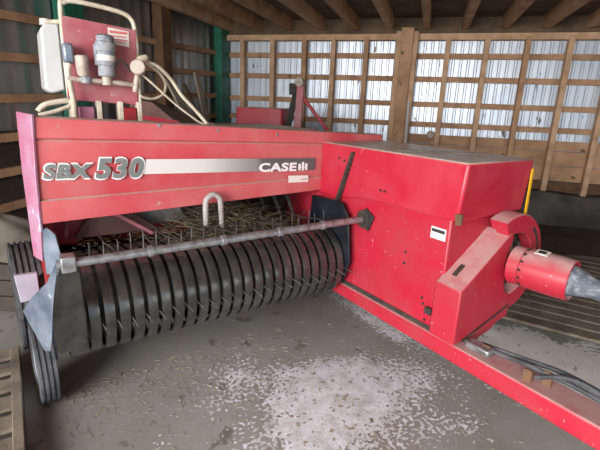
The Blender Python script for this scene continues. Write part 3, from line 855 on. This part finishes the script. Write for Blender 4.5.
mb = MB()
top = [(-3.15, 4.05, 1.55), (-2.86, 4.05, 1.52), (-2.66, 4.50, 1.38), (-3.15, 4.55, 1.52)]
bot = [(-3.02, 4.15, 0.75), (-2.50, 4.15, 0.75), (-2.45, 4.45, 0.75), (-3.02, 4.5, 0.75)]
mid = [(-3.10, 4.02, 1.34), (-2.50, 4.02, 1.29), (-2.50, 4.56, 1.29), (-3.10, 4.6, 1.34)]
mb.add(bot + mid + top, [(0, 1, 5, 4), (1, 2, 6, 5), (2, 3, 7, 6), (3, 0, 4, 7), (4, 5, 9, 8), (5, 6, 10, 9), (6, 7, 11, 10), (7, 4, 8, 11), (8, 9, 10, 11), (3, 2, 1, 0)])
hob(mb, 'bin', M['brown'], .006)
hob(MB().bar((-3.1, 4.01, 1.375), (-2.51, 4.01, 1.315), .02, .045, (0, 0, 1)), 'rim_edge', M['red'], .003)
for xx, yy in ((-2.95, 4.15), (-2.5, 4.15), (-2.95, 4.45), (-2.5, 4.45)):
    hob(MB().box((xx - .025, yy - .025, 0), (xx + .025, yy + .025, .80)), 'leg', M['dark'])


def plank(p0, p1, w, t, label, m, group='planks leaning on the left wall'):
    p0, p1 = Vector(p0), Vector(p1)
    o = MB().bar(p0, p1, w, t, (1, 0, 0.5)).build('plank', m, None, .004, org=p0)
    tag(o, label, 'plank', group)


plank((-2.466, 5.309, 0.03), (-3.27, 5.006, 1.814), 0.17, .03, 'wide grey plank leaning on the left wall beside the brown post', M['woodp'])
plank((-2.684, 5.449, 0.03), (-3.3, 5.763, 1.931), 0.12, .03, 'narrow grey plank leaning on the left wall nearest the green corner post', M['woodp'])
plank((-2.498, 5.508, 0.03), (-3.28, 5.399, 1.762), 0.05, .03, 'thin dark lath leaning between the two grey planks', M['woodd'])


rod_ = MB().bar((-0.30, 6.60, 0.02), (-0.335, 6.69, 1.66), .035, .02).build('white_stake', M['white'], None, .003, org=(-0.30, 6.6, 0.0))
tag(rod_, 'thin white stake leaning on the thick post of the back wall', 'stake')
dk = MB().lathe([(0, 0.05), (.05, .045), (.06, .02), (.06, 0), (0, 0)], (0.03, 6.92, 1.18), (0, -1, 0), 20).build('round_cap', M['pumpl'], None, 0, org=(0.03, 6.92, 1.18))
tag(dk, 'small round beige cap fixed low on the back wall above the red hood', 'cap')
cr_ = thing('added_crate', 'dark wooden crate added to fill the darkness behind the left wheel of the baler', 'crate', (-2.95, 2.35, 0), 0.3)  # added dark body, shade behind the wheel put into its boards
for k_ in range(3):
    for q in (-1, 1):
        MB().box((-.40, q * .26 - .012, .01 + k_ * .125), (.40, q * .26 + .012, .125 + k_ * .125)).build('side_board', M['woodk'], cr_, .003)
        MB().box((q * .40 - .012, -.25, .01 + k_ * .125), (q * .40 + .012, .25, .125 + k_ * .125)).build('end_board', M['woodk'], cr_, .003)
MB().box((-.39, -.25, 0.352), (.39, .25, .372)).build('lid', M['woodk'], cr_, .003)
mb = MB()
NN = 28
for i in range(NN + 1):
    for k_ in range(NN + 1):
        a, b = -1 + 2 * i / NN, -1 + 2 * k_ / NN
        hgt = max(0, (1 - abs(a) ** 3) * (1 - abs(b) ** 3)) * (0.27 - 0.10 * a) + 0.03 * noise.noise(Vector((a * 2, b * 2, 4)))
        mb.v.append(Vector((-2.95 + .33 * a, 2.35 + .2 * b, 0.376 + max(0, hgt))))
for i in range(NN):
    for k_ in range(NN):
        mb.f.append((i * (NN + 1) + k_, (i + 1) * (NN + 1) + k_, (i + 1) * (NN + 1) + k_ + 1, i * (NN + 1) + k_ + 1))
rim_ = [i * (NN + 1) for i in range(NN + 1)] + [NN * (NN + 1) + k_ for k_ in range(1, NN + 1)] + [i * (NN + 1) + NN for i in range(NN - 1, -1, -1)] + [k_ for k_ in range(NN - 1, 0, -1)]
mb.f.append(tuple(rim_))
sk_ = mb.build('sack', M['tarp'], None, 0, org=(-2.95, 2.35, 0.376))
tag(sk_, 'dusty beige sack lying on the dark crate at the left edge', 'sack')


# ------------------------------------------------------------------ pallets
def pallet(name, label, loc, rz, length, nslat, pitch, w, m, slat_z=0.10):
    t = thing(name, label, 'pallet', loc, rz)
    for i in range(nslat):
        y0 = i * pitch
        j = rnd.uniform(-.008, .008)
        MB().box((-rnd.uniform(0, .03), y0 + j, slat_z - .022), (length + rnd.uniform(-.03, .02), y0 + w + j, slat_z)).build('slat', m, t, .003)
    D = (nslat - 1) * pitch + w
    for xx in (0.0, length / 2 - .04, length - .08):
        MB().box((xx, 0, 0), (xx + .08, D, slat_z - .022)).build('runner', m, t, .004)
    return t


pallet('wooden_pallet', 'dark weathered slatted pallet on the floor under the drive shaft', (0.50, 3.22, 0), math.radians(-15), 2.0, 14, 0.142, 0.108, M['woodg'])
pl_loc = b2w(-0.16, 1.55, 0)
pallet('wooden_pallet', 'grey wooden pallet at the left edge beside the small rubber wheel', pl_loc, BALER_YAW + math.radians(90), 1.0, 1, .2, .1, M['woodg']) if False else None
t = thing('wooden_pallet', 'grey wooden pallet at the left edge beside the small rubber wheel', 'pallet', b2w(-0.108, 1.52, 0), BALER_YAW)
for i in range(8):
    v = i * 0.162
    MB().box((-1.0, v, .083), (0.0 - .012, v + .105, .105)).build('slat', M['woodg'], t, .003)
for xx in (-1.0, -0.55, -0.045):
    MB().box((xx, 0, 0), (xx + .045, 1.24, .083 if xx < -.1 else .108)).build('runner', M['woodg'], t, .004)


# ------------------------------------------------------------------ loose material
def heap(name, label, cx, cy, rx, ry, rot, h, seed, m, cat='powder', res=150, ns=5.0, full=0.75, fine=0.55):
    mb = MB()
    idx = {}
    ca, sa = math.cos(rot), math.sin(rot)
    H = {}
    for i in range(res + 1):
        for j in range(res + 1):
            a, b = -1.35 + 2.7 * i / res, -1.35 + 2.7 * j / res
            x_, y_ = cx + (a * rx) * ca - (b * ry) * sa, cy + (a * rx) * sa + (b * ry) * ca
            f = full - (a * a + b * b) ** 0.5
            f += 0.50 * noise.fractal(Vector((x_ * 2.2, y_ * 2.2, seed)), 0.9, 2.0, 3)
            fl0 = f
            f += fine * noise.fractal(Vector((x_ * ns * 4, y_ * ns * 4, seed + 9)), 0.5, 2.0, 5)
            z_ = 0.0015 + h * (1 - math.exp(-max(fl0, 0) * 1.5)) + 0.0008 * noise.noise(Vector((x_ * 60, y_ * 60, seed)))
            H[i, j] = (Vector((x_, y_, z_)), f)
    for i in range(res):
        for j in range(res):
            q = [(i, j), (i + 1, j), (i + 1, j + 1), (i, j + 1)]
            if sum(H[k_][1] for k_ in q) <= 0:
                continue
            for k_ in q:
                if k_ not in idx:
                    idx[k_] = len(mb.v)
                    mb.v.append(H[k_][0])
            mb.f.append(tuple(idx[k_] for k_ in q))
    o = mb.build(name, m, None, 0, org=(cx, cy, 0))
    tag(o, label, cat, kind='stuff')
    return o


heap('spilled_powder', 'large patch of white spilled powder on the concrete before the baler', -0.33, 2.02, 0.78, 0.50, 0.55, 0.008, 2.0, M['powder'], res=400, ns=12)
heap('spilled_powder', 'narrow white powder patch along the floor under the red drawbar', -0.22, 2.98, 0.52, 0.15, -0.75, 0.006, 5.0, M['powder'], res=240, ns=12)
heap('spilled_powder', 'brightened powder beyond the drawbar in front of the dark pallet', 0.98, 2.76, 0.90, 0.44, -0.25, 0.016, 8.0, M['powderg'], res=260, ns=10, full=0.95, fine=0.32)


def strands(name, label, cat, pts, m, lmin, lmax, w, lift=0.0, tilt=0.15, org=(0, 0, 0)):
    mb = MB()
    for p in pts:
        a = rnd.uniform(0, 6.283)
        e = rnd.uniform(-tilt, tilt)
        ln = rnd.uniform(lmin, lmax)
        d = Vector((math.cos(a) * math.cos(e), math.sin(a) * math.cos(e), math.sin(e)))
        p = Vector(p)
        mid_ = p + d * ln * .5 + Vector((rnd.uniform(-.12, .12) * ln, rnd.uniform(-.12, .12) * ln, lift))
        mb.tube([p, mid_, p + d * ln], w, 3)
    o = mb.build(name, m, None, 0, org=org)
    tag(o, label, cat, kind='stuff')
    return o


pts = []
for i in range(900):
    # along the floor in front of and under the pickup, thinning out towards the camera
    u, v = rnd.uniform(-0.05, 1.5), 2.35 - abs(rnd.gauss(0, 0.30))
    if u > 0.9 and rnd.random() < .6:
        continue
    pts.append(b2w(u, v, 0.003))
for i in range(500):
    pts.append(Vector((rnd.gauss(-0.3, 0.55), rnd.gauss(2.0, 0.5), 0.004)))
strands('straw_litter', 'scattered dry straw and chaff on the concrete around the pickup', 'straw', pts, M['straw'], .008, .042, .0012, 0.001, .01)
mb_pts = []
for i in range(1500):
    u = rnd.gauss(1.03, 0.15)
    k_ = math.exp(-((u - 1.03) / 0.25) ** 2)
    v = rnd.uniform(2.06, 2.42)
    z = 0.825 + (0.01 + 0.21 * k_) * rnd.random() * (0.4 + 1.3 * (v - 2.06))
    if not (0.2 < u < 1.5):
        continue
    mb_pts.append(b2w(u, v, z))
strands('hay_clump', 'clump of dry greenish hay left on top of the pickup under the red panel', 'hay', mb_pts, M['hay'], .04, .15, .0022, 0.004, .5, b2w(.9, 2.3, .84))
ch = [b2w(rnd.uniform(0.2, 1.5), rnd.uniform(2.02, 2.40), 0.826 + 0.012 * rnd.random()) for i in range(550)]
strands('chaff', 'fine dark chaff strewn along the top of the pickup bands', 'chaff', ch, M['hay'], .010, .028, .0016, 0.001, .3, b2w(.8, 2.2, .84))
